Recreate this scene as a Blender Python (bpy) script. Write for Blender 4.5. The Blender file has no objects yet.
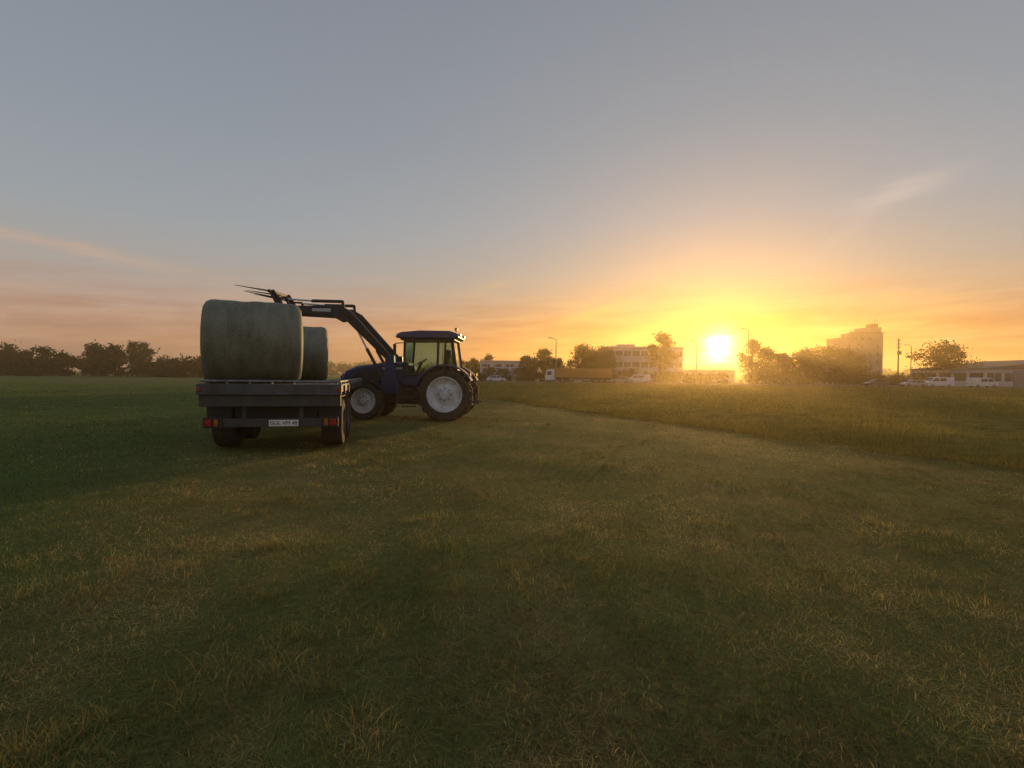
import bpy, bmesh, math, random
import numpy as np
from mathutils import Vector, Matrix
R = math.radians
rng = np.random.default_rng(7)
random.seed(7)
scene = bpy.context.scene
scene.view_settings.view_transform = 'Standard'
scene.view_settings.look = 'None'
scene.view_settings.exposure = 0

def lin(c):
    return tuple(((v/255)/12.92 if v/255 <= 0.04045 else ((v/255+0.055)/1.055)**2.4) for v in c)

# ------------------------------------------------------------------ materials
def new_mat(name):
    m = bpy.data.materials.new(name); m.use_nodes = True
    nt = m.node_tree; nt.nodes.clear()
    return m, nt
def mat(name, col, rough=0.6, metal=0.0, var=0.25, scale=6.0, bump=0.0, dirt=None, coat=0.0):
    m, nt = new_mat(name)
    N, L = nt.nodes, nt.links
    out = N.new('ShaderNodeOutputMaterial'); p = N.new('ShaderNodeBsdfPrincipled')
    tc = N.new('ShaderNodeTexCoord'); nz = N.new('ShaderNodeTexNoise')
    nz.inputs['Scale'].default_value = scale; nz.inputs['Detail'].default_value = 6
    L.new(tc.outputs['Object'], nz.inputs['Vector'])
    cr = N.new('ShaderNodeValToRGB')
    cr.color_ramp.elements[0].position = 0.3; cr.color_ramp.elements[1].position = 0.7
    d = dirt if dirt else tuple(c*(1-var) for c in col)
    cr.color_ramp.elements[0].color = (*d, 1)
    cr.color_ramp.elements[1].color = (*[min(1, c*(1+var*0.5)) for c in col], 1)
    L.new(nz.outputs['Fac'], cr.inputs['Fac']); L.new(cr.outputs['Color'], p.inputs['Base Color'])
    mr = N.new('ShaderNodeMapRange'); mr.inputs[3].default_value = max(0.05, rough-0.12); mr.inputs[4].default_value = min(1, rough+0.15)
    L.new(nz.outputs['Fac'], mr.inputs[0]); L.new(mr.outputs[0], p.inputs['Roughness'])
    p.inputs['Metallic'].default_value = metal
    p.inputs['Coat Weight'].default_value = coat
    if bump:
        b = N.new('ShaderNodeBump'); b.inputs['Strength'].default_value = bump; b.inputs['Distance'].default_value = 0.02
        L.new(nz.outputs['Fac'], b.inputs['Height']); L.new(b.outputs[0], p.inputs['Normal'])
    L.new(p.outputs[0], out.inputs[0])
    return m
def leaf_mat(name, trans=0.4, gain=1.0):
    m, nt = new_mat(name); N, L = nt.nodes, nt.links
    out = N.new('ShaderNodeOutputMaterial'); at = N.new('ShaderNodeAttribute'); at.attribute_name = 'Col'
    df = N.new('ShaderNodeBsdfDiffuse'); tr = N.new('ShaderNodeBsdfTranslucent'); mx = N.new('ShaderNodeMixShader')
    tint = N.new('ShaderNodeVectorMath'); tint.operation = 'MULTIPLY'; tint.inputs[1].default_value = (gain, gain, gain*0.75)
    L.new(at.outputs['Color'], df.inputs[0]); L.new(at.outputs['Color'], tint.inputs[0]); L.new(tint.outputs[0], tr.inputs[0])
    mx.inputs[0].default_value = trans
    L.new(df.outputs[0], mx.inputs[1]); L.new(tr.outputs[0], mx.inputs[2]); L.new(mx.outputs[0], out.inputs[0])
    return m
def glass_mat(name, tint=(0.50,0.66,0.66)):
    m, nt = new_mat(name); N, L = nt.nodes, nt.links
    out = N.new('ShaderNodeOutputMaterial'); a = N.new('ShaderNodeBsdfTransparent'); b = N.new('ShaderNodeBsdfGlossy')
    a.inputs[0].default_value = (*tint, 1); b.inputs['Roughness'].default_value = 0.08; b.inputs[0].default_value = (0.8,0.85,0.85,1)
    fr = N.new('ShaderNodeFresnel'); fr.inputs[0].default_value = 1.5
    ad = N.new('ShaderNodeMath'); ad.operation = 'ADD'; ad.inputs[1].default_value = 0.10
    mx = N.new('ShaderNodeMixShader'); L.new(fr.outputs[0], ad.inputs[0]); L.new(ad.outputs[0], mx.inputs[0])
    L.new(a.outputs[0], mx.inputs[1]); L.new(b.outputs[0], mx.inputs[2]); L.new(mx.outputs[0], out.inputs[0])
    return m

M_blue = mat('blue_paint', (0.010,0.032,0.12), 0.38, 0, 0.3, 3, dirt=(0.02,0.032,0.07), coat=0.3)
M_black = mat('black_plastic', (0.02,0.02,0.022), 0.55, 0, 0.3, 8)
M_steel = mat('dark_steel', (0.05,0.05,0.055), 0.5, 0.4, 0.3, 8)
M_chrome = mat('cylinder_rod', (0.6,0.6,0.6), 0.25, 0.9, 0.1, 8)
M_rubber = mat('rubber', (0.022,0.02,0.019), 0.85, 0, 0.4, 7, 0.3, dirt=(0.055,0.045,0.03))
M_rim = mat('rim_white', (0.78,0.80,0.84), 0.45, 0, 0.12, 5, dirt=(0.55,0.52,0.47))
M_white = mat('white_paint', (0.7,0.7,0.68), 0.5, 0, 0.1, 3)
M_silver = mat('silver_panel', (0.45,0.47,0.5), 0.4, 0.3, 0.1, 3)
M_red = mat('red_lens', (0.35,0.015,0.012), 0.25, 0, 0.1, 20)
M_orange = mat('orange_lens', (0.40,0.12,0.015), 0.3, 0, 0.1, 20)
M_glass = glass_mat('cab_glass')
M_win = mat('window_glass', (0.05,0.065,0.08), 0.12, 0, 0.3, 0.4)
M_galv = mat('galvanised_steel', (0.28,0.29,0.30), 0.5, 0.5, 0.3, 10, dirt=(0.15,0.13,0.11))
M_frame = mat('trailer_frame', (0.035,0.038,0.042), 0.55, 0.1, 0.4, 6, dirt=(0.07,0.06,0.045))
M_beam = mat('trailer_edge_steel', (0.08,0.085,0.09), 0.55, 0.2, 0.4, 5, dirt=(0.05,0.045,0.04))
M_wood = mat('deck_boards', (0.14,0.11,0.08), 0.8, 0, 0.4, 9)
M_plate = mat('plate_white', (0.8,0.8,0.78), 0.4, 0, 0.05, 9)
M_bark = mat('bark', (0.06,0.045,0.03), 0.9, 0, 0.4, 12)
M_conc = mat('concrete', (0.20,0.195,0.19), 0.85, 0, 0.25, 0.5)
M_render = mat('wall_render', (0.60,0.59,0.58), 0.8, 0, 0.1, 0.3)
M_wallw = mat('wall_metal_white', (0.5,0.5,0.5), 0.6, 0, 0.12, 0.4)
M_roof = mat('roof_grey', (0.10,0.09,0.09), 0.8, 0, 0.2, 0.6)
M_roofred = mat('roof_tiles', (0.20,0.08,0.05), 0.8, 0, 0.25, 0.6)
M_asph = mat('asphalt', (0.05,0.05,0.052), 0.9, 0, 0.2, 1.5)
M_seat = mat('seat_fabric', (0.04,0.04,0.05), 0.9)
M_tarp = mat('orange_tarp', (0.36,0.17,0.04), 0.7, 0, 0.15, 0.7)

# ------------------------------------------------------------------ mesh helpers
def link(o, parent=None):
    scene.collection.objects.link(o)
    if parent: o.parent = parent
    return o
def empty(name, loc=(0,0,0), rz=0):
    e = bpy.data.objects.new(name, None); e.empty_display_size = 0.3
    e.location = loc; e.rotation_euler = (0,0,rz); scene.collection.objects.link(e); return e
def finish(bm, name, m, parent, smooth=False, bevel=0, autos=False):
    bmesh.ops.recalc_face_normals(bm, faces=bm.faces)
    me = bpy.data.meshes.new(name); bm.to_mesh(me); bm.free()
    for mm in (m if isinstance(m,(list,tuple)) else [m]): me.materials.append(mm)
    if smooth:
        for p in me.polygons: p.use_smooth = True
    o = bpy.data.objects.new(name, me); link(o, parent)
    if bevel:
        b = o.modifiers.new('b','BEVEL'); b.width = bevel; b.segments = 2; b.limit_method='ANGLE'
    if autos:
        try: me.set_sharp_from_angle(angle=R(38))
        except Exception: pass
    return o
def bm_box(bm, c, s, rot=None, mi=0):
    r = bmesh.ops.create_cube(bm, size=1)
    vs = r['verts']
    mtx = Matrix.Translation(c) @ (rot.to_4x4() if rot else Matrix.Identity(4)) @ Matrix.Diagonal((*s,1))
    bmesh.ops.transform(bm, matrix=mtx, verts=vs)
    for f in {f for v in vs for f in v.link_faces}: f.material_index = mi
    return vs
def box(parent, name, c, s, m, rot=None, bevel=0.01):
    bm = bmesh.new(); bm_box(bm, c, s, rot)
    return finish(bm, name, m, parent, bevel=bevel)
def bm_cyl(bm, p1, p2, r1, r2=None, seg=14, mi=0):
    p1, p2 = Vector(p1), Vector(p2); r2 = r1 if r2 is None else r2
    d = p2-p1
    res = bmesh.ops.create_cone(bm, cap_ends=True, segments=seg, radius1=r1, radius2=r2, depth=d.length)
    q = Vector((0,0,1)).rotation_difference(d.normalized()).to_matrix().to_4x4()
    bmesh.ops.transform(bm, matrix=Matrix.Translation((p1+p2)/2) @ q, verts=res['verts'])
    for f in {f for v in res['verts'] for f in v.link_faces}: f.material_index = mi
def cyl(parent, name, p1, p2, r, m, r2=None, seg=16):
    bm = bmesh.new(); bm_cyl(bm, p1, p2, r, r2, seg)
    return finish(bm, name, m, parent, smooth=True, autos=True)
def bm_prism(bm, prof, y0, y1, mi=0):
    a = [bm.verts.new((x,y0,z)) for x,z in prof]; b = [bm.verts.new((x,y1,z)) for x,z in prof]
    n = len(prof); fs = [bm.faces.new(a), bm.faces.new(b[::-1])]
    for i in range(n):
        fs.append(bm.faces.new((a[i],b[i],b[(i+1)%n],a[(i+1)%n])))
    for f in fs: f.material_index = mi
def prism(parent, name, prof, y0, y1, m, bevel=0.015, smooth=False):
    bm = bmesh.new(); bm_prism(bm, prof, y0, y1)
    return finish(bm, name, m, parent, bevel=bevel, smooth=smooth, autos=smooth)
def bm_lathe(bm, prof, c, seg=48, mi=0, a0=0, a1=2*math.pi, axis='y'):
    closed = abs(a1-a0-2*math.pi) < 1e-6
    rings = []
    ns = seg if closed else seg+1
    for i in range(ns):
        a = a0+(a1-a0)*i/seg; ca, sa = math.cos(a), math.sin(a)
        if axis=='y': rings.append([bm.verts.new((c[0]+r*ca, c[1]+t, c[2]+r*sa)) for r,t in prof])
        else: rings.append([bm.verts.new((c[0]+t, c[1]+r*ca, c[2]+r*sa)) for r,t in prof])
    for i in range(seg):
        A, B = rings[i], rings[(i+1)%ns]
        for j in range(len(prof)-1):
            f = bm.faces.new((A[j],B[j],B[j+1],A[j+1])); f.material_index = mi
def lathe(parent, name, prof, c, m, seg=48, **k):
    bm = bmesh.new(); bm_lathe(bm, prof, c, seg, **k)
    bmesh.ops.remove_doubles(bm, verts=bm.verts, dist=1e-5)
    return finish(bm, name, m, parent, smooth=True, autos=True)

def wheel(parent, name, c, r, w, rimr, side, m_rim, lugs=0, seg=48, axis='y'):
    e = bpy.data.objects.new(name, None); link(e, parent)
    h = w/2
    prof = [(rimr,-h*0.82),(rimr+0.03*r/0.8,-h*0.95),((rimr+r)/2,-h),(r*0.93,-h*0.93),(r*0.975,-h*0.7),(r*0.985,0),(r*0.975,h*0.7),(r*0.93,h*0.93),((rimr+r)/2,h),(rimr+0.03*r/0.8,h*0.95),(rimr,h*0.82)]
    lathe(e, 'tyre', prof, c, M_rubber, seg, axis=axis)
    s = side
    rp = [(rimr+0.012,s*h*0.86),(rimr-0.02,s*h*0.88),(rimr*0.92,s*h*0.6),(rimr*0.86,s*h*0.25),(rimr*0.62,s*h*0.18),(rimr*0.45,s*h*0.42),(rimr*0.28,s*h*0.5),(rimr*0.26,s*h*0.75),(0.001,s*h*0.78)]
    lathe(e, 'rim', rp, c, m_rim, seg, axis=axis)
    bm = bmesh.new()
    nb = 8
    for i in range(nb):
        a = 2*math.pi*i/nb; rr = rimr*0.36
        if axis=='y':
            p = Vector((c[0]+rr*math.cos(a), c[1]+s*h*0.44, c[2]+rr*math.sin(a))); d = Vector((0,s*0.05,0))
        else:
            p = Vector((c[0]+s*h*0.44, c[1]+rr*math.cos(a), c[2]+rr*math.sin(a))); d = Vector((s*0.05,0,0))
        bm_cyl(bm, p, p+d, 0.02, seg=6)
    if axis=='y': bm_cyl(bm, (c[0],c[1]-s*0.02,c[2]),(c[0],c[1]-s*0.05,c[2]), rimr*0.99, seg=32)
    else: bm_cyl(bm, (c[0]-s*0.02,c[1],c[2]),(c[0]-s*0.05,c[1],c[2]), rimr*0.99, seg=32)
    finish(bm, 'wheel_bolts', M_steel, e)
    if lugs:
        bm = bmesh.new()
        for k in (-1,1):
            for i in range(lugs):
                a = 2*math.pi*(i+(0.5 if k>0 else 0))/lugs
                rot = Matrix.Rotation(-a,3,'Y') @ Matrix.Rotation(k*R(38),3,'X')
                p = Vector((c[0]+r*0.985*math.cos(a), c[1]+k*h*0.46, c[2]+r*0.985*math.sin(a)))
                bm_box(bm, p, (0.07*r/0.86, h*1.12, 0.055*r/0.86), rot)
        finish(bm, 'tread_lugs', M_rubber, e, bevel=0.006)
    return e

# ------------------------------------------------------------------ camera
cam_d = bpy.data.cameras.new('camera'); cam = bpy.data.objects.new('camera', cam_d); scene.collection.objects.link(cam)
cam_d.sensor_width = 36; cam_d.lens = 18; cam_d.clip_end = 8000; cam_d.clip_start = 0.05
cam.matrix_world = Matrix.Translation((0,0,1.5)) @ Matrix.Rotation(R(89.05),4,'X') @ Matrix.Rotation(R(0.6),4,'Z')
scene.camera = cam

# ------------------------------------------------------------------ sky
SUN_AZ = 21.9; SUN_EL = 4.2
w = bpy.data.worlds.new('World'); scene.world = w; w.use_nodes = True
nt = w.node_tree; nt.nodes.clear(); N, L = nt.nodes, nt.links
def setin(n, i, v):
    if isinstance(v, bpy.types.NodeSocket): L.new(v, n.inputs[i])
    else: n.inputs[i].default_value = v
def MA(op, a, b=0.0, c=0.0, clamp=False):
    n = N.new('ShaderNodeMath'); n.operation = op; n.use_clamp = clamp
    setin(n,0,a); setin(n,1,b); setin(n,2,c); return n.outputs[0]
def ramp(fac, stops):
    n = N.new('ShaderNodeValToRGB'); cr = n.color_ramp
    while len(cr.elements) < len(stops): cr.elements.new(0.5)
    for e,(p,c) in zip(cr.elements, stops): e.position = p; e.color = (*lin(c),1)
    L.new(fac, n.inputs[0]); return n.outputs[0]
def mixc(f, a, b, typ='MIX'):
    n = N.new('ShaderNodeMix'); n.data_type='RGBA'; n.blend_type = typ; n.clamp_result = False
    setin(n,0,f)
    for i,v in ((6,a),(7,b)):
        if isinstance(v, tuple): n.inputs[i].default_value = (*v,1)
        else: L.new(v, n.inputs[i])
    return n.outputs[2]
tc = N.new('ShaderNodeTexCoord'); sp = N.new('ShaderNodeSeparateXYZ'); L.new(tc.outputs['Generated'], sp.inputs[0])
X, Y, Z = sp.outputs
az = MA('MULTIPLY', MA('ARCTAN2', X, Y), 57.2958)
el = MA('MULTIPLY', MA('ARCSINE', Z), 57.2958)
elp = MA('DIVIDE', MA('MAXIMUM', el, 0.0), 60.0, clamp=True)
away = ramp(elp, [(0,(180,124,92)),(0.05,(202,150,114)),(0.10,(190,158,138)),(0.16,(172,164,156)),(0.24,(156,162,166)),(0.38,(143,151,160)),(0.6,(131,138,149)),(1,(112,124,146))])
near = ramp(elp, [(0,(236,124,16)),(0.04,(242,146,36)),(0.085,(226,154,78)),(0.125,(200,164,122)),(0.18,(178,168,152)),(0.27,(161,165,167)),(0.40,(147,155,162)),(0.6,(135,142,152)),(1,(112,124,146))])
daz = MA('DIVIDE', MA('SUBTRACT', az, SUN_AZ), 34.0)
t = MA('EXPONENT', MA('MULTIPLY', MA('MULTIPLY', daz, daz), -1.0))
base = mixc(t, away, near)
nz = N.new('ShaderNodeTexNoise'); nz.inputs['Scale'].default_value = 1.0; nz.inputs['Detail'].default_value = 7; nz.inputs['Roughness'].default_value = 0.6
cv = N.new('ShaderNodeCombineXYZ'); L.new(MA('MULTIPLY', az, 0.09), cv.inputs[0]); L.new(MA('MULTIPLY', MA('ADD', el, MA('MULTIPLY', az, -0.04)), 0.75), cv.inputs[1])
L.new(cv.outputs[0], nz.inputs['Vector']); nf = nz.outputs['Fac']
def wisp(a0, e0, tilt, ln, th, amp):
    ct, st = math.cos(R(tilt)), math.sin(R(tilt))
    da = MA('SUBTRACT', az, a0); de = MA('SUBTRACT', el, e0)
    u = MA('DIVIDE', MA('ADD', MA('MULTIPLY', da, ct), MA('MULTIPLY', de, st)), ln)
    v = MA('DIVIDE', MA('SUBTRACT', MA('MULTIPLY', de, ct), MA('MULTIPLY', da, st)), th)
    v = MA('ADD', v, MA('MULTIPLY', MA('SUBTRACT', nf, 0.5), 3.4))
    g = MA('EXPONENT', MA('MULTIPLY', MA('ADD', MA('MULTIPLY', u, u), MA('MULTIPLY', v, v)), -1.0))
    return MA('MULTIPLY', g, amp)
ws = [wisp(-41,10.3,-6,8,0.45,0.42), wisp(8.5,6.8,14,3.4,0.5,0.6),
      wisp(-2,10,12,2.5,0.5,0.14), wisp(22.8,5.7,0,5.4,0.50,1.0), wisp(31,4.6,2,7,0.5,0.7), wisp(42,3.6,-2,5,0.6,0.6), wisp(14,4.4,3,5,0.4,0.5)]
s_ = ws[0]
for q in ws[1:]: s_ = MA('ADD', s_, q)
low = MA('EXPONENT', MA('MULTIPLY', MA('POWER', MA('DIVIDE', MA('SUBTRACT', el, 4.0), 4.0), 2.0), -1.0))
st2 = MA('MULTIPLY', MA('MULTIPLY', MA('SUBTRACT', nf, 0.5, clamp=True), 2.6), low)
s_ = MA('ADD', s_, st2, clamp=True)
wc = mixc(t, lin((216,174,142)), lin((255,200,100)))
base = mixc(s_, base, wc)
hi = MA('ADD', wisp(36.8,16.3,12,3.6,0.75,0.48), wisp(33,13.5,38,3.4,0.6,0.16), clamp=True)
base = mixc(hi, base, lin((206,194,184)))
dk = MA('MULTIPLY', MA('MULTIPLY', MA('SUBTRACT', 0.53, nf, clamp=True), 3.4, clamp=True), low)
base = mixc(dk, base, mixc(t, lin((178,128,104)), lin((196,118,52))))
sd = Vector((math.sin(R(SUN_AZ))*math.cos(R(3.2)), math.cos(R(SUN_AZ))*math.cos(R(3.2)), math.sin(R(3.2))))
vm = N.new('ShaderNodeVectorMath'); vm.operation='DOT_PRODUCT'; L.new(tc.outputs['Generated'], vm.inputs[0]); vm.inputs[1].default_value = sd
th = MA('MULTIPLY', MA('ARCCOSINE', MA('MINIMUM', vm.outputs['Value'], 1.0)), 57.2958)
def scalec(c, f):
    n = N.new('ShaderNodeVectorMath'); n.operation='SCALE'; n.inputs[0].default_value = c; L.new(f, n.inputs['Scale']); return n.outputs[0]
def addv(a,b):
    n = N.new('ShaderNodeVectorMath'); n.operation='ADD'; L.new(a,n.inputs[0]); L.new(b,n.inputs[1]); return n.outputs[0]
thn = MA('MAXIMUM', MA('ADD', th, MA('MULTIPLY', MA('SUBTRACT', nf, 0.5), 2.6)), 0.0)
core = MA('EXPONENT', MA('MULTIPLY', MA('POWER', MA('DIVIDE', thn, 1.0), 1.5), -1.0))
tot = addv(base, scalec((13,8.5,2.4), core))
tot = addv(tot, scalec((2.4,1.15,0.08), MA('EXPONENT', MA('DIVIDE', th, -1.7))))
tot = addv(tot, scalec((0.50,0.17,-0.05), MA('EXPONENT', MA('DIVIDE', th, -4.2))))
bg1 = N.new('ShaderNodeBackground'); L.new(tot, bg1.inputs[0]); bg1.inputs[1].default_value = 0.97
sky = N.new('ShaderNodeTexSky'); sky.sky_type='NISHITA'; sky.sun_disc=False; sky.sun_elevation=R(SUN_EL); sky.sun_rotation=R(SUN_AZ)
bg2 = N.new('ShaderNodeBackground'); L.new(sky.outputs[0], bg2.inputs[0]); bg2.inputs[1].default_value = 0.004
ads = N.new('ShaderNodeAddShader'); L.new(bg1.outputs[0], ads.inputs[0]); L.new(bg2.outputs[0], ads.inputs[1])
wo = N.new('ShaderNodeOutputWorld'); L.new(ads.outputs[0], wo.inputs[0])

sl = bpy.data.lights.new('sun','SUN'); sl.energy = 3.8; sl.angle = R(0.6); sl.color = (1.0,0.58,0.20)
so = bpy.data.objects.new('sun', sl); scene.collection.objects.link(so)
dirv = Vector((math.sin(R(SUN_AZ))*math.cos(R(SUN_EL)), math.cos(R(SUN_AZ))*math.cos(R(SUN_EL)), math.sin(R(SUN_EL))))
so.rotation_euler = dirv.to_track_quat('Z','Y').to_euler(); so.location = (30,60,30)

# evening haze lying over the fields (homogeneous air volume)
bm=bmesh.new(); bm_box(bm,(20,225,10.0),(900,560,22.0))
mh, nth = new_mat('evening_haze'); q=nth.nodes.new('ShaderNodeVolumeScatter'); q.inputs['Color'].default_value=(1,0.72,0.38,1); q.inputs['Density'].default_value=0.0012; q.inputs['Anisotropy'].default_value=0.74
oo=nth.nodes.new('ShaderNodeOutputMaterial'); nth.links.new(q.outputs[0],oo.inputs['Volume'])
finish(bm,'haze',mh,None)

# ------------------------------------------------------------------ noise
TAB = rng.random((256,256))
def vn(x, y, s, o=0):
    x = np.asarray(x)/s + o*17.3; y = np.asarray(y)/s + o*9.7
    xi = np.floor(x).astype(int); yi = np.floor(y).astype(int); fx = x-xi; fy = y-yi
    fx = fx*fx*(3-2*fx); fy = fy*fy*(3-2*fy)
    a = TAB[xi%256,yi%256]; b = TAB[(xi+1)%256,yi%256]; c = TAB[xi%256,(yi+1)%256]; d = TAB[(xi+1)%256,(yi+1)%256]
    return (a*(1-fx)+b*fx)*(1-fy)+(c*(1-fx)+d*fx)*fy
def sstep(a,b,x): 
    q = np.clip((x-a)/(b-a),0,1); return q*q*(3-2*q)
def edgeX(y): return 8.5-(y-8.5)/2.35
def gz(x, y):
    r = np.sqrt(np.asarray(x)**2+np.asarray(y)**2)
    fade = 1-sstep(12,26,r)
    return ((vn(x,y,1.6,1)-0.5)*0.07+(vn(x,y,4.0,2)-0.5)*0.08)*fade
def greenf(x, y):
    return sstep(-1.6,2.6, -(x+2.7+0.28*y) + (vn(x,y,1.3,3)-0.5)*2.8)

n = 320; lim = 8.0
sx = np.sinh(np.linspace(-lim,lim,n))*2.2
gx, gy = np.meshgrid(sx, sx, indexing='ij'); gzz = gz(gx,gy)
verts = np.stack([gx,gy,gzz],-1).reshape(-1,3)
idx = np.arange(n*n).reshape(n,n)
fc = np.stack([idx[:-1,:-1],idx[1:,:-1],idx[1:,1:],idx[:-1,1:]],-1).reshape(-1,4)
def np_mesh(name, verts, faces_list, mats, cols=None, parent=None, smooth=False, mi=None):
    me = bpy.data.meshes.new(name)
    me.vertices.add(len(verts)); me.vertices.foreach_set('co', verts.astype(np.float32).ravel())
    loops = np.concatenate([f.ravel() for f in faces_list]); tot = np.concatenate([np.full(len(f), f.shape[1]) for f in faces_list])
    st = np.concatenate([[0], np.cumsum(tot)[:-1]])
    me.loops.add(len(loops)); me.loops.foreach_set('vertex_index', loops.astype(np.int32))
    me.polygons.add(len(tot)); me.polygons.foreach_set('loop_start', st.astype(np.int32)); me.polygons.foreach_set('loop_total', tot.astype(np.int32))
    me.update(calc_edges=True)
    for m in mats: me.materials.append(m)
    if cols is not None:
        a = me.color_attributes.new('Col','FLOAT_COLOR','POINT')
        a.data.foreach_set('color', np.concatenate([cols, np.ones((len(cols),1))],1).astype(np.float32).ravel())
    if smooth: me.polygons.foreach_set('use_smooth', np.ones(len(tot),bool))
    me.validate()
    o = bpy.data.objects.new(name, me); link(o, parent); return o

def ground_mat():
    m, nt = new_mat('field_soil_grass'); N, L = nt.nodes, nt.links
    def MA(op,a,b=0.0,clamp=False):
        q = N.new('ShaderNodeMath'); q.operation=op; q.use_clamp=clamp
        for i,v in ((0,a),(1,b)):
            if isinstance(v,bpy.types.NodeSocket): L.new(v,q.inputs[i])
            else: q.inputs[i].default_value=v
        return q.outputs[0]
    def noise(s,d=6):
        q = N.new('ShaderNodeTexNoise'); q.inputs['Scale'].default_value=s; q.inputs['Detail'].default_value=d; q.inputs['Roughness'].default_value=0.65
        L.new(geo.outputs['Position'], q.inputs['Vector']); return q.outputs['Fac']
    def mix(f,a,b):
        q = N.new('ShaderNodeMix'); q.data_type='RGBA'
        L.new(f,q.inputs[0]) if isinstance(f,bpy.types.NodeSocket) else None
        for i,v in ((6,a),(7,b)):
            if isinstance(v,tuple): q.inputs[i].default_value=(*v,1)
            else: L.new(v,q.inputs[i])
        return q.outputs[2]
    geo = N.new('ShaderNodeNewGeometry'); s = N.new('ShaderNodeSeparateXYZ'); L.new(geo.outputs['Position'], s.inputs[0])
    out = N.new('ShaderNodeOutputMaterial'); p = N.new('ShaderNodeBsdfPrincipled'); p.inputs['Roughness'].default_value=1; p.inputs['Specular IOR Level'].default_value=0.05
    nb = noise(0.5); ns = noise(14); nf = noise(60,3)
    straw = mix(ns,(0.14,0.105,0.04),(0.40,0.30,0.11))
    olive = mix(ns,(0.08,0.082,0.022),(0.22,0.21,0.06))
    f1 = MA('MULTIPLY',MA('SUBTRACT',nb,0.47),4.0,True)
    c = mix(f1, olive, straw)
    green = mix(ns,(0.06,0.085,0.024),(0.17,0.205,0.06))
    g = MA('MULTIPLY',MA('ADD',MA('ADD',s.outputs[0],2.0),MA('MULTIPLY',s.outputs[1],0.28)),-0.4)
    g = MA('ADD', g, MA('MULTIPLY',MA('SUBTRACT',nb,0.5),2.0), True)
    c = mix(MA('MULTIPLY',g,0.8), c, green)
    L.new(c, p.inputs['Base Color'])
    b = N.new('ShaderNodeBump'); b.inputs['Strength'].default_value=0.8; b.inputs['Distance'].default_value=0.05
    L.new(MA('ADD',ns,MA('MULTIPLY',nf,0.5)), b.inputs['Height']); L.new(b.outputs[0], p.inputs['Normal'])
    L.new(p.outputs[0], out.inputs[0]); return m
np_mesh('ground', verts, [fc], [ground_mat()], smooth=True)

# ------------------------------------------------------------------ grass blades
M_grass = leaf_mat('grass_blade', 0.33, 1.0)
def blades(name, P, H, W, lean, col, mat_, parent=None):
    n = len(P)
    a = rng.random(n)*2*np.pi
    side = np.stack([np.cos(a),np.sin(a),np.zeros(n)],-1)*W[:,None]/2
    lv = np.concatenate([lean, np.zeros((n,1))],1)
    up = np.zeros((n,3)); up[:,2] = H
    v = np.empty((n,5,3))
    v[:,0] = P-side; v[:,1] = P+side
    mid = P+up*0.6+lv*0.35
    v[:,2] = mid-side*0.8; v[:,3] = mid+side*0.8; v[:,4] = P+up+lv
    i0 = np.arange(n)*5
    q = np.stack([i0,i0+1,i0+3,i0+2],-1); t3 = np.stack([i0+2,i0+3,i0+4],-1)
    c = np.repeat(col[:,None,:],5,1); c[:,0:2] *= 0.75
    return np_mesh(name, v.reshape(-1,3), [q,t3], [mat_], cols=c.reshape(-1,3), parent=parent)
def wedge(n, y0, y1, k=1.35, pad=1.5):
    y = np.exp(rng.uniform(math.log(y0), math.log(y1), n)); x = rng.uniform(-1,1,n)*(k*y+pad)*0.85
    return x, y
NB = 480000
x, y = wedge(NB, 1.1, 60)
nt_ = 4600
tx, ty = wedge(nt_, 1.3, 30)
strip = np.exp(-((tx+1.5+0.1*ty)/1.3)**2)
tk = (vn(tx,ty,1.1,15)*0.5+vn(tx,ty,0.45,25)*0.5 + 0.13*strip) > 0.60
tx, ty, strip = tx[tk], ty[tk], strip[tk]
tsz = rng.uniform(0.1,1.0,len(tx))**2.2*(0.55+0.45*strip)
per = (7+34*tsz).astype(int)
bx = np.repeat(tx,per); by = np.repeat(ty,per); bs = np.repeat(tsz,per); m_ = len(bx)
bx = bx+rng.standard_normal(m_)*0.06*(0.5+bs); by = by+rng.standard_normal(m_)*0.06*(0.5+bs)
x = np.concatenate([x,bx]); y = np.concatenate([y,by])
istuft = np.concatenate([np.zeros(NB,bool),np.ones(m_,bool)]); tz = np.concatenate([np.zeros(NB),bs])
keep = (x < edgeX(y)-0.05+ (vn(x,y,0.5,11)-0.5)*0.5)
x, y, istuft, tz = x[keep], y[keep], istuft[keep], tz[keep]; n = len(x)
gf = greenf(x,y)
u = rng.random(n)
lying = (u < (0.66-0.25*gf))&(~istuft)
dl = (edgeX(y)-x)*0.92
track = np.exp(-((dl-3.4-0.29*(y-5.9)-0.35*(vn(x,y,3,16)-0.5))/0.24)**2)*(y<32)
ang = rng.random(n)*2*np.pi
Ls = rng.uniform(0.04,0.18,n)
H = np.where(lying, rng.uniform(0.004,0.030,n), rng.uniform(0.012,0.045,n)*(1+0.4*gf))
H = np.where(istuft, rng.uniform(0.025,0.07,n)+0.10*tz*rng.random(n), H)*(1-0.5*track)
ll = np.where(lying, Ls, H*rng.uniform(0.2,1.3,n))
lean = np.stack([np.cos(ang),np.sin(ang)],-1)*ll[:,None]
W = np.maximum(rng.uniform(0.002,0.0045,n), 0.0009*y*rng.uniform(0.7,1.3,n))
straw = np.array([0.50,0.385,0.16]); brown=np.array([0.23,0.145,0.065]); olive=np.array([0.20,0.20,0.06]); green=np.array([0.115,0.18,0.045])
mixn = vn(x,y,0.3,6)*0.45+vn(x,y,0.9,26)*0.35+vn(x,y,3.1,7)*0.3-0.05
mixn = np.clip((mixn-0.48)*1.9+0.40+0.22*rng.standard_normal(n)+0.12*istuft,0,1)
col = straw*mixn[:,None]+olive*(1-mixn[:,None])
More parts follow.
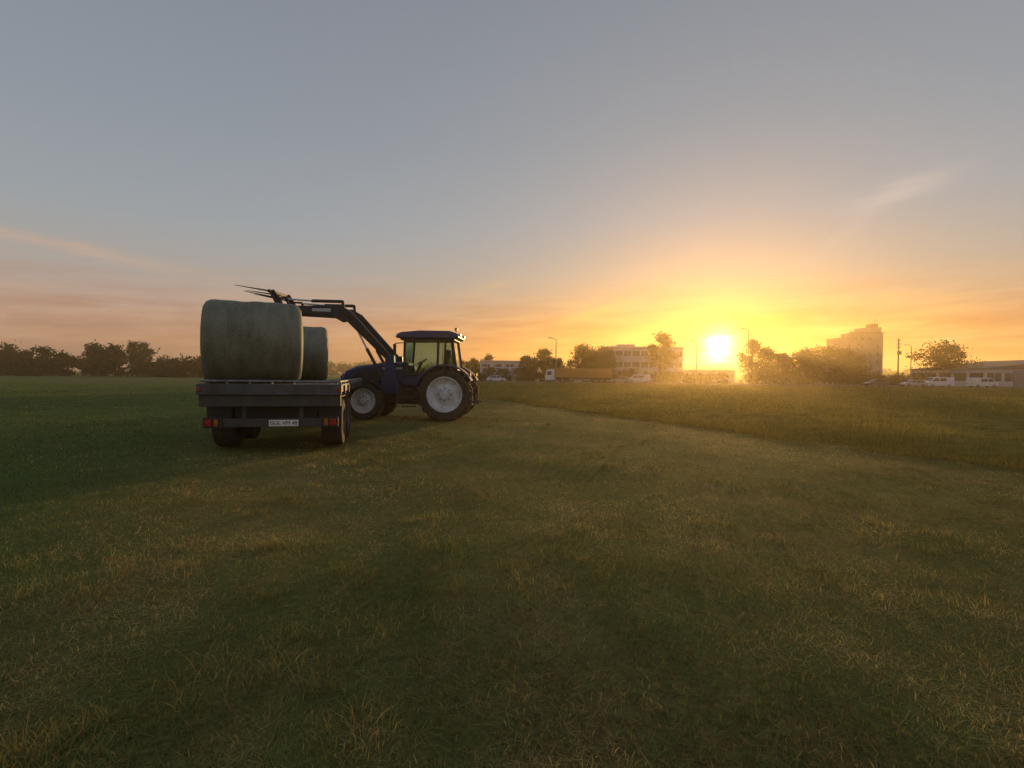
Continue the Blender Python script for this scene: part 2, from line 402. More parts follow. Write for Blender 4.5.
isb = rng.random(n)<0.18+0.22*(vn(x,y,1.7,18)>0.6); col[isb&~istuft] = brown
gm = (rng.random(n) < gf*0.78+0.42*(1-mixn))&(~istuft | (rng.random(n)<0.35)); col[gm] = green*rng.uniform(0.6,1.5,gm.sum())[:,None]
col *= (0.60+0.45*vn(x,y,1.1,8)+0.50*vn(x,y,0.30,17))[:,None]*rng.uniform(0.7,1.25,n)[:,None]
col *= (1-0.5*track)[:,None]
col[istuft] *= 0.80
P = np.stack([x,y,gz(x,y)-0.004],-1)
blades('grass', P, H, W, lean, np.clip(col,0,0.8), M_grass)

# standing crop
M_crop = leaf_mat('crop_blade', 0.38, 1.0)
x, y = wedge(230000, 3, 88, 1.6, 6)
inside = x > edgeX(y)+(vn(x,y,0.7,12)-0.5)*1.4
x, y = x[inside], y[inside]
ye = np.exp(rng.uniform(math.log(2), math.log(88), 40000)); xe = edgeX(ye)+np.abs(rng.standard_normal(40000))*1.1+(vn(ye*0,ye,1.2,19)-0.5)*0.8
x = np.concatenate([x,xe]); y = np.concatenate([y,ye]); n = len(x)
rise = 0.25+0.75*sstep(-0.2,3.6,x-edgeX(y))
H = rng.uniform(0.24,0.44,n)*(0.65+0.7*vn(x,y,2.2,9))*rise; ang = rng.random(n)*2*np.pi
lean = np.stack([np.cos(ang),np.sin(ang)],-1)*(H*rng.uniform(0.1,0.6,n))[:,None]
W = np.maximum(rng.uniform(0.004,0.009,n), 0.0011*y*rng.uniform(0.7,1.3,n))
mm = np.clip(vn(x,y,2.5,10)*0.8+vn(x,y,9,20)*0.4-0.2+0.3*rng.random(n),0,1)[:,None]
col = np.array([0.36,0.275,0.08])*mm+np.array([0.18,0.185,0.045])*(1-mm); col *= rng.uniform(0.6,1.2,n)[:,None]
crop = empty('crop_field')
blades('crop_stalks', np.stack([x,y,np.zeros(n)],-1), H, W, lean, col, M_crop, parent=crop)
ys = np.concatenate([np.arange(-20,20,0.4), np.linspace(20,88,110)]); us = np.concatenate([[0,0.3],np.geomspace(0.8,260,90)])
YY, UU = np.meshgrid(ys, us, indexing='ij'); XX = edgeX(YY)+0.35+UU
ZZ = (0.14+0.12*vn(XX,YY,1.1,13)+0.07*vn(XX,YY,0.35,14))*(0.1+0.9*sstep(0,3.4,UU)); ZZ[:,0] = 0.0; ZZ[-1,:] = 0.0
ii = np.arange(YY.size).reshape(YY.shape)
fcs = np.stack([ii[:-1,:-1],ii[1:,:-1],ii[1:,1:],ii[:-1,1:]],-1).reshape(-1,4)
M_mass = mat('crop_mass', (0.18,0.145,0.04), 1.0, 0, 0.5, 2.0, 0.8, dirt=(0.10,0.095,0.025))
M_mass.node_tree.nodes['Principled BSDF'].inputs['Specular IOR Level'].default_value=0.0
np_mesh('crop_interior', np.stack([XX,YY,ZZ],-1).reshape(-1,3), [fcs], [M_mass], parent=crop)

# ------------------------------------------------------------------ tractor (front towards -x, camera side is -y)
T = empty('tractor', (-2.14, 17.65, 0.0), R(-2))
wheel(T,'rear_wheel', (0,-0.93,0.86), 0.87, 0.50, 0.57, -1, M_rim, lugs=20)
wheel(T,'rear_wheel', (0,0.93,0.86), 0.87, 0.50, 0.57, 1, M_rim, lugs=20)
wheel(T,'front_wheel', (-2.68,-0.90,0.62), 0.63, 0.40, 0.40, -1, M_rim, lugs=18)
wheel(T,'front_wheel', (-2.68,0.90,0.62), 0.63, 0.40, 0.40, 1, M_rim, lugs=18)
cyl(T,'rear_axle',(0,-0.8,0.86),(0,0.8,0.86),0.13,M_steel)
cyl(T,'front_axle',(-2.68,-0.8,0.62),(-2.68,0.8,0.62),0.10,M_steel)
prism(T,'transmission',[(0.45,0.6),(0.45,1.2),(-1.3,1.25),(-3.0,1.05),(-3.0,0.62),(-1.4,0.5)],-0.28,0.28,M_steel,0.03)
prism(T,'engine_block',[(-1.3,0.62),(-1.3,1.35),(-3.25,1.3),(-3.25,0.72)],-0.36,0.36,M_black,0.03)
prism(T,'hood',[(-1.35,1.18),(-1.35,1.93),(-2.2,1.90),(-3.1,1.78),(-3.5,1.62),(-3.66,1.38),(-3.62,1.18)],-0.42,0.42,M_blue,0.09)
prism(T,'side_grille',[(-2.3,1.25),(-2.45,1.66),(-3.15,1.55),(-3.3,1.25)],-0.435,0.435,M_black,0.012)
prism(T,'nose_grille',[(-3.5,1.20),(-3.60,1.50),(-3.70,1.42),(-3.69,1.02),(-3.5,1.0)],-0.33,0.33,M_black,0.02)
box(T,'brand_stripe',(-1.85,0,1.70),(0.75,0.868,0.07),M_silver,bevel=0.004)
for s in (-1,1):
    box(T,'head_lamp',(-3.60,s*0.27,1.47),(0.10,0.20,0.10),M_chrome,Matrix.Rotation(R(-25),3,'Y'),0.015)
box(T,'front_weight',(-3.85,0,0.82),(0.42,0.95,0.42),M_blue,bevel=0.05)
for s in (-1,1):
    bm = bmesh.new()
    bm_lathe(bm, [(0.93,-0.29),(0.985,-0.29),(0.985,0.29),(0.93,0.29),(0.93,-0.29)], (0,s*0.90,0.86), 22, a0=R(28), a1=R(165))
    finish(bm,'rear_fender',M_blue,T,smooth=True,autos=True)
    bm = bmesh.new()
    bm_lathe(bm, [(0.68,-0.2),(0.71,-0.2),(0.71,0.2),(0.68,0.2),(0.68,-0.2)], (-2.68,s*0.90,0.62), 16, a0=R(35), a1=R(150))
    finish(bm,'front_fender',M_black,T,smooth=True,autos=True)
    box(T,'tail_lamp',(0.80,s*0.98,1.52),(0.06,0.22,0.12),M_red,bevel=0.01)
    box(T,'fuel_tank',(-1.25,s*0.62,0.78),(0.85,0.42,0.52),M_black,bevel=0.07)
    for k in range(3): box(T,'cab_step',(-1.2,s*(0.92-0.03*k),0.45+0.28*k),(0.42,0.2,0.03),M_steel,bevel=0.005)
    for dx in (-0.2,0.2): cyl(T,'step_rail',(-1.2+dx,s*0.97,0.44),(-1.2+dx,s*0.90,1.05),0.015,M_steel)
prism(T,'cab_base',[(0.32,1.25),(0.32,1.72),(-0.55,1.62),(-1.42,1.42),(-1.5,1.15),(-0.8,1.1)],-0.66,0.66,M_blue,0.03)
prism(T,'cab_roof',[(-1.66,2.70),(-1.72,2.76),(-1.55,2.90),(-0.9,2.96),(0.1,2.95),(0.36,2.86),(0.40,2.74),(0.30,2.69)],-0.80,0.80,M_blue,0.045)
prism(T,'roof_lining',[(-1.55,2.64),(-1.55,2.71),(0.25,2.71),(0.25,2.64)],-0.70,0.70,M_black,0.01)
for s in (-1,1):
    for nm,a,b,r in (('front_pillar',(-1.46,s*0.62,1.40),(-1.40,s*0.70,2.68),0.04),('door_pillar',(-0.32,s*0.68,1.55),(-0.28,s*0.72,2.68),0.04),('rear_pillar',(0.30,s*0.66,1.65),(0.16,s*0.70,2.68),0.055)):
        cyl(T,nm,a,b,r,M_black,seg=8)
    cyl(T,'door_sill',(-1.45,s*0.66,1.45),(-0.32,s*0.68,1.60),0.03,M_black,seg=8)
    bm = bmesh.new()
    vs = [bm.verts.new(p) for p in ((-1.45,s*0.64,1.43),(0.29,s*0.67,1.66),(0.17,s*0.70,2.66),(-1.39,s*0.70,2.66))]; bm.faces.new(vs)
    finish(bm,'side_glass',M_glass,T)
    cyl(T,'mirror_arm',(-1.45,s*0.72,2.55),(-1.62,s*1.12,2.50),0.015,M_black)
    box(T,'mirror',(-1.62,s*1.16,2.30),(0.06,0.20,0.36),M_black,bevel=0.02)
    for xx in (-1.68,0.40): box(T,'work_lamp',(xx,s*0.5,2.83),(0.08,0.18,0.10),M_chrome,bevel=0.02)
for nm,xa,xb,z0 in (('windscreen',-1.46,-1.40,1.42),('rear_window',0.30,0.17,1.68)):
    bm = bmesh.new(); vs=[bm.verts.new(p) for p in ((xa,-0.62,z0),(xa,0.62,z0),(xb,0.68,2.66),(xb,-0.68,2.66))]; bm.faces.new(vs)
    finish(bm,nm,M_glass,T)
box(T,'seat_base',(-0.35,0,1.72),(0.5,0.5,0.16),M_seat,bevel=0.05)
box(T,'seat_back',(-0.10,0,2.05),(0.14,0.48,0.62),M_seat,Matrix.Rotation(R(8),3,'Y'),0.05)
cyl(T,'steering_column',(-1.25,0,1.4),(-0.98,0,1.92),0.04,M_black)
bm = bmesh.new(); bm_lathe(bm,[(0.19,-0.015),(0.205,0),(0.19,0.015),(0.175,0),(0.19,-0.015)],(0,0,0),24)
o = finish(bm,'steering_wheel',M_black,T,smooth=True); o.location=(-0.97,0,1.94)
o.rotation_euler = (Matrix.Rotation(R(-30),3,'Y')@Matrix.Rotation(R(90),3,'X')).to_euler()
box(T,'dashboard',(-1.30,0,1.66),(0.22,0.6,0.32),M_black,bevel=0.05)
cyl(T,'exhaust_pipe',(-1.62,0.50,1.6),(-1.62,0.50,2.75),0.065,M_steel)
cyl(T,'exhaust_tip',(-1.62,0.50,2.75),(-1.56,0.50,2.98),0.04,M_chrome)
cyl(T,'beacon_stem',(0.28,-0.55,2.93),(0.28,-0.55,2.97),0.02,M_black); cyl(T,'beacon',(0.28,-0.55,2.97),(0.28,-0.55,3.06),0.05,M_orange)
for s in (-1,1):
    cyl(T,'lift_arm',(0.3,s*0.38,0.75),(1.05,s*0.42,0.55),0.04,M_steel); cyl(T,'lift_rod',(0.35,s*0.36,1.35),(0.75,s*0.40,0.66),0.03,M_steel)
cyl(T,'top_link',(0.4,0,1.15),(0.98,0,1.0),0.03,M_steel)
box(T,'hitch',(0.62,0,0.55),(0.35,0.18,0.16),M_steel)
LD = bpy.data.objects.new('front_loader',None); link(LD,T)
def beam(parent,name,p1,p2,w,h1,h2,m):
    p1=Vector(p1);p2=Vector(p2);d=(p2-p1).normalized();up=Vector((-d.z,0,d.x))
    if up.z<0: up=-up
    bm=bmesh.new(); vs=[]
    for p,h in((p1,h1),(p2,h2)):
        for sy,su in((-1,-1),(1,-1),(1,1),(-1,1)): vs.append(bm.verts.new(p+Vector((0,sy*w/2,0))+up*su*h/2))
    for f in((0,1,2,3),(7,6,5,4),(0,4,5,1),(1,5,6,2),(2,6,7,3),(3,7,4,0)): bm.faces.new([vs[i] for i in f])
    return finish(bm,name,m,parent,bevel=0.015)
piv=(-1.95,2.02); knee=(-3.42,3.60); tip=(-5.55,3.66)
for s in (-1,1):
    yy=s*0.56
    prism(LD,'loader_mast',[(-1.55,0.85),(-1.75,1.5),(-1.78,2.14),(-2.08,2.14),(-2.10,1.5),(-2.35,0.85)],yy-0.09,yy+0.09,M_blue,0.02)
    beam(LD,'mast_bracket',(-1.95,s*0.42,0.95),(-3.2,s*0.42,0.95),0.1,0.16,0.12,M_steel)
    beam(LD,'lower_boom',(piv[0],yy,piv[1]),(knee[0]+0.02,yy,knee[1]-0.10),0.12,0.20,0.34,M_black)
    prism(LD,'boom_knee',[(knee[0]+0.28,knee[1]-0.28),(knee[0]+0.12,knee[1]+0.02),(knee[0]-0.20,knee[1]+0.20),(knee[0]-0.55,knee[1]+0.16),(knee[0]-0.5,knee[1]-0.16),(knee[0]-0.1,knee[1]-0.38)],yy-0.07,yy+0.07,M_black,0.02)
    beam(LD,'upper_boom',(knee[0]-0.2,yy,knee[1]+0.02),(tip[0],yy,tip[1]),0.12,0.34,0.22,M_black)
    beam(LD,'boom_panel',(knee[0]-0.50,yy+s*0.01,knee[1]+0.02),(knee[0]-1.15,yy+s*0.01,knee[1]+0.03),0.125,0.12,0.10,M_silver)
    cyl(LD,'lift_cylinder',(-2.12,yy,1.25),(-2.72,yy,2.35),0.055,M_steel); cyl(LD,'lift_rod',(-2.72,yy,2.35),(-3.05,yy,2.98),0.032,M_chrome)
    cyl(LD,'tilt_cylinder',(-3.55,yy*0.98,3.92),(-4.6,yy*0.98,3.94),0.055,M_steel); cyl(LD,'tilt_rod',(-4.6,yy*0.98,3.94),(-5.45,yy*0.98,4.0),0.03,M_chrome)
    cyl(LD,'tilt_lug',(-3.52,yy,3.66),(-3.55,yy,3.95),0.05,M_black)
    beam(LD,'tilt_link',(-5.30,yy,3.66),(-5.47,yy,4.06),0.07,0.09,0.07,M_black)
    beam(LD,'tilt_link',(-5.47,yy,4.02),(-5.86,yy,4.05),0.06,0.07,0.06,M_black)
    beam(LD,'carriage_plate',(tip[0]-0.02,yy,tip[1]-0.08),(-5.98,yy,4.28),0.06,0.26,0.18,M_black)
cyl(LD,'cross_tube',(-3.55,-0.56,3.42),(-3.55,0.56,3.42),0.09,M_black)
cyl(LD,'cross_tube',(-5.2,-0.56,3.60),(-5.2,0.56,3.60),0.06,M_black)
for zf,xf in ((3.62,-5.62),(4.24,-5.97)):
    box(LD,'fork_crossbar',(xf,0,zf),(0.10,1.5,0.10),M_black,bevel=0.01)
for yy in (-0.7,-0.25,0.25,0.7):
    beam(LD,'fork_upright',(-5.62,yy,3.62),(-5.97,yy,4.26),0.05,0.06,0.06,M_black)
for yy,z0,dz in ((-0.68,4.24,0.20),(0.0,4.20,0.17),(0.68,4.24,0.2),(-0.34,4.06,0.24),(0.34,4.06,0.24)):
    x0=-5.95 if z0>4.1 else -5.86
    cyl(LD,'bale_tine',(x0,yy,z0),(x0-1.22,yy,z0+dz),0.030,M_steel,r2=0.008,seg=8)
for k in range(2):
    pts=[(-2.0,-0.64,2.05+0.05*k),(-2.7,-0.65,2.72+0.04*k),(-3.2,-0.65,3.3+0.03*k),(-3.6,-0.64,3.62+0.04*k)]
    for a_,b_ in zip(pts[:-1],pts[1:]): cyl(LD,'hydraulic_hose',a_,b_,0.016,M_rubber,seg=6)

# ------------------------------------------------------------------ bale trailer
TR = empty('flatbed_trailer', (-4.50, 9.6, 0), R(13))
LEN=7.0; DZ=1.29
for s in (-1,1):
    box(TR,'side_rail',(s*1.21,LEN/2,DZ-0.07),(0.08,LEN,0.15),M_beam,bevel=0.008)
    box(TR,'chassis_beam',(s*0.45,LEN/2+0.1,0.96),(0.12,LEN-0.1,0.24),M_frame,bevel=0.008)
box(TR,'rear_cross_beam',(0,-0.05,DZ-0.10),(2.50,0.10,0.20),M_beam,bevel=0.008)
box(TR,'rear_lower_frame',(0,0.03,DZ-0.31),(2.46,0.12,0.22),M_frame,bevel=0.01)
box(TR,'rear_skirt',(0,0.42,0.78),(1.5,0.03,0.42),M_black,bevel=0.01)
box(TR,'front_beam',(0,LEN+0.05,DZ-0.09),(2.52,0.10,0.20),M_frame,bevel=0.008)
bm=bmesh.new()
for i in range(13): bm_box(bm,(-1.07+i*0.178,LEN/2,DZ-0.025),(0.165,LEN-0.02,0.05))
finish(bm,'deck_boards',M_wood,TR,bevel=0.004)
bm=bmesh.new()
for i in range(12): bm_box(bm,(0,0.3+i*0.58,DZ-0.10),(2.34,0.07,0.09))
finish(bm,'deck_cross_members',M_frame,TR)
bm=bmesh.new()
for s in (-1,1):
    for i in range(8): bm_box(bm,(s*1.27,0.35+i*0.88,DZ-0.10),(0.035,0.09,0.16))
finish(bm,'stake_pockets',M_frame,TR,bevel=0.004)
cyl(TR,'rear_edge_bar',(-1.2,0.02,DZ+0.055),(1.2,0.02,DZ+0.055),0.022,M_galv)
for i in range(7): cyl(TR,'rear_edge_post',(-1.15+i*0.383,0.02,DZ-0.01),(-1.15+i*0.383,0.02,DZ+0.055),0.018,M_galv)
for s in (-1,1):
    cyl(TR,'side_edge_bar',(s*1.2,0.02,DZ+0.055),(s*1.2,LEN,DZ+0.055),0.022,M_galv)
    for i in range(9): cyl(TR,'side_edge_post',(s*1.2,0.3+i*0.8,DZ-0.01),(s*1.2,0.3+i*0.8,DZ+0.055),0.018,M_galv)
for yy in (1.0,2.3):
    cyl(TR,'axle',(-1.0,yy,0.48),(1.0,yy,0.48),0.06,M_steel)
    for s in (-1,1):
        wheel(TR,'trailer_wheel',(s*1.00,yy,0.49),0.495,0.42,0.25,s,M_galv,seg=36,axis='x')
for s in (-1,1):
    box(TR,'leaf_spring',(s*0.62,1.65,0.62),(0.08,1.9,0.09),M_steel)
    for yy in (1.0,1.65,2.3): box(TR,'spring_hanger',(s*0.62,yy,0.74),(0.1,0.12,0.2),M_steel)
    box(TR,'mudguard_back',(s*1.00,0.36,0.74),(0.44,0.02,0.52),M_black,bevel=0.004)
    box(TR,'mudguard',(s*1.00,1.65,1.04),(0.42,2.5,0.02),M_black,bevel=0.004)
box(TR,'underrun_bar',(0,0.10,0.56),(2.35,0.08,0.16),M_frame,bevel=0.01)
for s in (-1,1):
    box(TR,'underrun_bracket',(s*0.5,0.14,0.78),(0.08,0.08,0.34),M_frame)
    box(TR,'lamp_board',(s*1.02,0.045,0.57),(0.32,0.03,0.20),M_black,bevel=0.005)
    box(TR,'tail_lamp',(s*1.09,0.02,0.57),(0.12,0.03,0.13),M_red,bevel=0.01)
    box(TR,'indicator_lamp',(s*0.96,0.02,0.57),(0.07,0.03,0.13),M_orange,bevel=0.01)
    box(TR,'side_reflector',(s*1.20,-0.11,DZ-0.10),(0.07,0.02,0.07),M_red)
box(TR,'tool_box',(0.0,0.60,0.78),(0.7,0.3,0.3),M_black,bevel=0.02)
box(TR,'number_plate',(0.20,0.035,0.555),(0.52,0.02,0.12),M_plate,bevel=0.004)
fcu = bpy.data.curves.new('plate_text','FONT'); fcu.body='GUL VM 48'; fcu.size=0.10; fcu.align_x='CENTER'; fcu.align_y='CENTER'; fcu.extrude=0.002
fo = bpy.data.objects.new('plate_text',fcu); link(fo,TR); fo.location=(0.20,0.021,0.555); fo.rotation_euler=(R(90),0,0); fcu.materials.append(M_black)
for a,b in [((-0.45,LEN,0.9),(0,LEN+1.7,0.55)),((0.45,LEN,0.9),(0,LEN+1.7,0.55))]: cyl(TR,'drawbar',a,b,0.06,M_frame,seg=8)
cyl(TR,'jack_stand',(0.15,LEN+1.3,0.02),(0.15,LEN+1.3,0.75),0.04,M_steel)

# bales -------------------------------------------------------------
def bale_mat():
    m, nt = new_mat('net_wrapped_bale'); N, L = nt.nodes, nt.links
    out=N.new('ShaderNodeOutputMaterial'); p=N.new('ShaderNodeBsdfPrincipled'); p.inputs['Roughness'].default_value=0.6; p.inputs['Specular IOR Level'].default_value=0.25
    tc=N.new('ShaderNodeTexCoord')
    def noise(sc,s,d=6):
        mp=N.new('ShaderNodeMapping'); mp.inputs['Scale'].default_value=sc; L.new(tc.outputs['Object'],mp.inputs[0])
        q=N.new('ShaderNodeTexNoise'); q.inputs['Scale'].default_value=s; q.inputs['Detail'].default_value=d; L.new(mp.outputs[0],q.inputs['Vector']); return q.outputs['Fac']
    a=noise((4,1,1),2.0); b=noise((1,1,1),34,8); c=noise((1,1,1),1.6,4)
    ad=N.new('ShaderNodeMath'); ad.operation='ADD'; L.new(a,ad.inputs[0]); L.new(b,ad.inputs[1])
    ad2=N.new('ShaderNodeMath'); ad2.operation='ADD'; L.new(ad.outputs[0],ad2.inputs[0]); L.new(c,ad2.inputs[1])
    cr=N.new('ShaderNodeValToRGB'); e=cr.color_ramp.elements
    mr=N.new('ShaderNodeMapRange'); mr.inputs[1].default_value=1.05; mr.inputs[2].default_value=1.95; L.new(ad2.outputs[0],mr.inputs[0])
    e[0].color=(0.10,0.10,0.066,1); e[1].color=(0.27,0.265,0.19,1); k=e.new(0.5); k.color=(0.185,0.185,0.13,1)
    L.new(mr.outputs[0],cr.inputs[0]); L.new(cr.outputs[0],p.inputs['Base Color'])
    bu=N.new('ShaderNodeBump'); bu.inputs['Strength'].default_value=0.4; bu.inputs['Distance'].default_value=0.02; L.new(ad.outputs[0],bu.inputs['Height']); L.new(bu.outputs[0],p.inputs['Normal'])
    L.new(p.outputs[0],out.inputs[0]); return m
M_bale=bale_mat(); M_strand=leaf_mat('hay_strand',0.3,1.1)
def bale(cx,cy,rad,wid,seed,rz=0):
    e=empty('round_bale',(0,0,0),0)
    mw=Matrix.Translation((-4.50,9.6,0))@Matrix.Rotation(R(13),4,'Z')@Matrix.Translation((cx,cy,DZ+0.005+rad*0.955))@Matrix.Rotation(R(rz),4,'Z')
    e.matrix_world=mw
    h=wid/2
    prof=[(0.001,-h*1.0),(rad*0.3,-h*1.01),(rad*0.7,-h*1.0),(rad*0.86,-h*0.98),(rad*0.945,-h*0.93),(rad*0.985,-h*0.86),(rad,-h*0.78)]
    prof+=[(rad*(1+0.006*math.sin(i*1.7+seed)),-h*0.78+i*h*1.56/14) for i in range(1,14)]
    prof+=[(rad,h*0.78),(rad*0.985,h*0.86),(rad*0.945,h*0.93),(rad*0.86,h*0.98),(rad*0.7,h*1.0),(rad*0.3,h*1.01),(0.001,h*1.0)]
    bm=bmesh.new(); bm_lathe(bm,prof,(0,0,0),72,axis='x')
    for v in bm.verts:
        co=v.co; a=math.atan2(co.y,co.z)
        nse=float(vn(np.array([co.x*1.0+5]),np.array([a*1.2+7]),0.35,seed)[0])-0.5
        f=1+nse*0.035
        co.y*=f; co.z*=f
        if co.z < -rad*0.955: co.z=-rad*0.955
    finish(bm,'bale_body',M_bale,e,smooth=True)
    n=3500
    a=rng.random(n)*2*np.pi; xx=rng.uniform(-h*0.95,h*0.95,n); rr=np.where(np.abs(xx)>h*0.78, rad*(1-((np.abs(xx)-h*0.78)/h)**2*2.2), rad)*0.99
    keep=np.cos(a)>-0.9; a=a[keep];xx=xx[keep];rr=rr[keep]; n=len(a)
    P=np.stack([xx,rr*np.sin(a),rr*np.cos(a)],-1)
    nrm=np.stack([np.zeros(n),np.sin(a),np.cos(a)],-1); tng=rng.standard_normal((n,3)); tng-= (tng*nrm).sum(1,keepdims=True)*nrm; tng/=np.linalg.norm(tng,axis=1,keepdims=True)
    ln=rng.uniform(0.02,0.07,n)[:,None]; tipp=P+tng*ln+nrm*ln*rng.uniform(0.1,0.45,n)[:,None]
    sd=np.cross(tng,nrm)*0.002
    V=np.stack([P-sd,P+sd,tipp],1).reshape(-1,3); F=np.arange(3*n).reshape(-1,3)
    C=np.repeat(np.array([0.26,0.24,0.15])*rng.uniform(0.6,1.3,n)[:,None],3,0)
    np_mesh('loose_straw',V,[F],[M_strand],cols=C,parent=e)
bale(-0.55,0.98,0.84,1.78,21,13)
bale(-0.86,3.35,0.74,1.45,22,6)
bale(-0.45,5.55,0.80,1.55,23,6)

# ------------------------------------------------------------------ trees
M_leaf=leaf_mat('foliage',0.25,1.2)
def leaf_quads(C,size,n):
    a=rng.standard_normal((n,3)); a/=np.linalg.norm(a,axis=1,keepdims=True)
    b=np.cross(a,rng.standard_normal((n,3))); b/=np.linalg.norm(b,axis=1,keepdims=True)
    s=(size*rng.uniform(0.5,1.2,n))[:,None]
    return np.stack([C-a*s,C-b*s*0.6,C+a*s,C+b*s*0.6],1)
def crown(cx,cy,z0,z1,wd,nc,per,leaf,irregular=0.25,dens=1.0,shape=1.0):
    V=[];Cc=[];centres=[]
    for i in range(nc):
        t=random.random(); z=z0+(z1-z0)*t
        env=math.sin(math.pi*min(1,max(0.06,(t*0.92+0.08)))**shape)**0.6
        rr=wd/2*env*math.sqrt(random.random())*(1+random.uniform(-irregular,irregular)); a=random.random()*2*math.pi
        c=np.array([cx+rr*math.cos(a),cy+rr*math.sin(a),z]); centres.append(c)
        cr=wd*random.uniform(0.10,0.20)
        n=int(per*dens*random.uniform(0.6,1.3)); p=rng.standard_normal((n,3))*np.array([cr,cr,cr*0.7])*0.62+c
        V.append(leaf_quads(p,leaf,n))
        b=random.uniform(0.5,1.4); Cc.append(np.repeat((np.array([0.045,0.065,0.02])*b*rng.uniform(0.7,1.3,n)[:,None]),4,0))
    return np.concatenate(V).reshape(-1,3),np.concatenate(Cc),centres
def wood(bm,cx,cy,z1,wd,centres,rt,mi=0):
    zt=z1*0.75; pts=[Vector((cx,cy,-0.1))]
    for i in range(1,6): pts.append(Vector((cx+random.uniform(-.1,.1)*i*0.5,cy+random.uniform(-.1,.1)*i*0.5,zt*i/5)))
    for i in range(5): bm_cyl(bm,pts[i],pts[i+1],rt*(1-i*0.17),rt*(1-(i+1)*0.17),8)
    for c in centres[::max(1,len(centres)//14)]:
        c=Vector(c); k=min(5,max(1,int((c.z*0.6)/zt*5))); bm_cyl(bm,pts[k],c,rt*0.32,rt*0.08,6)
def tree(name,x,y,h,wd,z0=None,nc=36,per=110,leaf=0.30,**k):
    e=empty(name,(x,y,0)); z0=h*0.28 if z0 is None else z0
    V,C,ce=crown(0,0,z0,h*0.94,wd*0.9,nc,per,leaf,**k)
    bm=bmesh.new(); wood(bm,0,0,h,wd,ce,0.18+h*0.012); finish(bm,'trunk',M_bark,e,smooth=True)
    np_mesh('foliage',V,[np.arange(len(V)).reshape(-1,4)],[M_leaf],cols=C,parent=e)
def tree_row(name,items,leaf=0.45,nc=24,per=60):
    e=empty(name); VV=[];CC=[]; bm=bmesh.new()
    for (x,y,h,wd) in items:
        V,C,ce=crown(x,y,h*0.08,h*0.95,wd,nc,per,leaf); VV.append(V);CC.append(C); bm_cyl(bm,(x,y,0),(x,y,h*0.7),0.25,0.08,6)
    finish(bm,'trunks',M_bark,e); V=np.concatenate(VV)
    np_mesh('foliage',V,[np.arange(len(V)).reshape(-1,4)],[M_leaf],cols=np.concatenate(CC),parent=e)
items=[]
xx=-215
while xx<-66:
    hh=random.uniform(6.5,9.5) if random.random()<0.7 else random.uniform(5,7)
    if -128<xx<-112: hh+=1.8
    if xx>-108: hh*=0.66
    items.append((xx,150+random.uniform(-6,10),hh,random.uniform(7,10))); xx+=random.uniform(2.0,3.6)
tree_row('distant_tree_row',items,0.42,24,80)
items=[]
xx=-160
while xx<520:
    items.append((xx,420+random.uniform(-15,15),random.uniform(6,11),random.uniform(16,24))); xx+=random.uniform(8,12)
tree_row('distant_woods',items,1.1,16,50)
items=[]
xx=-30
while xx<150:
    if not (57<xx<62): items.append((xx,136+random.uniform(-3,3),random.uniform(1.8,3.6),random.uniform(3.5,6)))
    xx+=random.uniform(1.8,4)
tree_row('roadside_bushes',items,0.25,12,70)
for (x,y,h,wd) in ((-19,165,8.5,7),(-13,170,7,6),(-7.5,168,7.8,6.5),(4.0,138,7.6,5.5),(8.6,140,9.0,6.5),(12,141,7.4,5),(19.0,138,9.8,8.5),(25.0,140,10.0,9.5),(22,142,9,8),
                   (69.5,140,9.6,9),(75,142,8.2,8),(81,142,9.6,8.5),(86,141,10.8,9.5),(91,141,10.6,9.5),(96,143,8.6,8.5),(64.5,138,12.0,7.5)):
    tree('deciduous_tree',x,y,h,wd,z0=h*0.10)
tree('deciduous_tree',37.7,130,13.0,8.0,z0=3.4,nc=34,per=120,irregular=0.2)
tree('deciduous_tree',110.3,130,11.2,12.5,z0=4.2,nc=34,per=110,irregular=0.35)

# ------------------------------------------------------------------ buildings
def building(name,x0,x1,y0,y1,h,wallm,floors,win=True,parapet=True,roofm=M_roof,bay=2.4,gable=0):
    e=empty(name,((x0+x1)/2,(y0+y1)/2,0)); W=x1-x0;D=y1-y0
    box(e,'walls',(0,0,h/2),(W,D,h),wallm,bevel=0)
    if gable:
        bm=bmesh.new(); bm_prism(bm,[(-W/2-0.3,h-0.05),(W/2+0.3,h-0.05),(W/2+0.3,h+0.12),(0,h+gable),(-W/2-0.3,h+0.12)],-D/2-0.3,D/2+0.3); finish(bm,'roof',roofm,e)
    else:
        box(e,'roof',(0,0,h+0.06),(W+0.3,D+0.3,0.18),roofm,bevel=0)
        if parapet:
            for s in (-1,1):
                box(e,'parapet',(0,s*(D/2+0.02),h+0.35),(W+0.1,0.2,0.42),wallm,bevel=0)
                box(e,'parapet',(s*(W/2-0.1),0,h+0.35),(0.2,D-0.2,0.42),wallm,bevel=0)
    if win:
        bg=bmesh.new(); bf=bmesh.new(); fh=h/floors
        for k in range(floors):
            zc=k*fh+fh*0.55
            nb=int(W/bay)
            for i in range(nb):
                xc=-W/2+(i+0.5)*W/nb
                bm_box(bg,(xc,-D/2-0.01,zc),(W/nb*0.8,0.06,fh*0.46)); bm_box(bf,(xc,-D/2-0.03,zc-fh*0.25),(W/nb*0.86,0.12,0.08))
                bm_box(bf,(xc,-D/2-0.045,zc),(0.07,0.04,fh*0.46))
            nb=int(D/bay)
            for i in range(nb):
                yc=-D/2+(i+0.5)*D/nb
                for s in (-1,1): bm_box(bg,(s*(W/2+0.01),yc,zc),(0.06,D/nb*0.8,fh*0.46))
        finish(bg,'windows',M_win,e); finish(bf,'window_frames',M_white,e)
    return e
b=building('office_building',27.5,50,150,166,9.8,M_render,3)
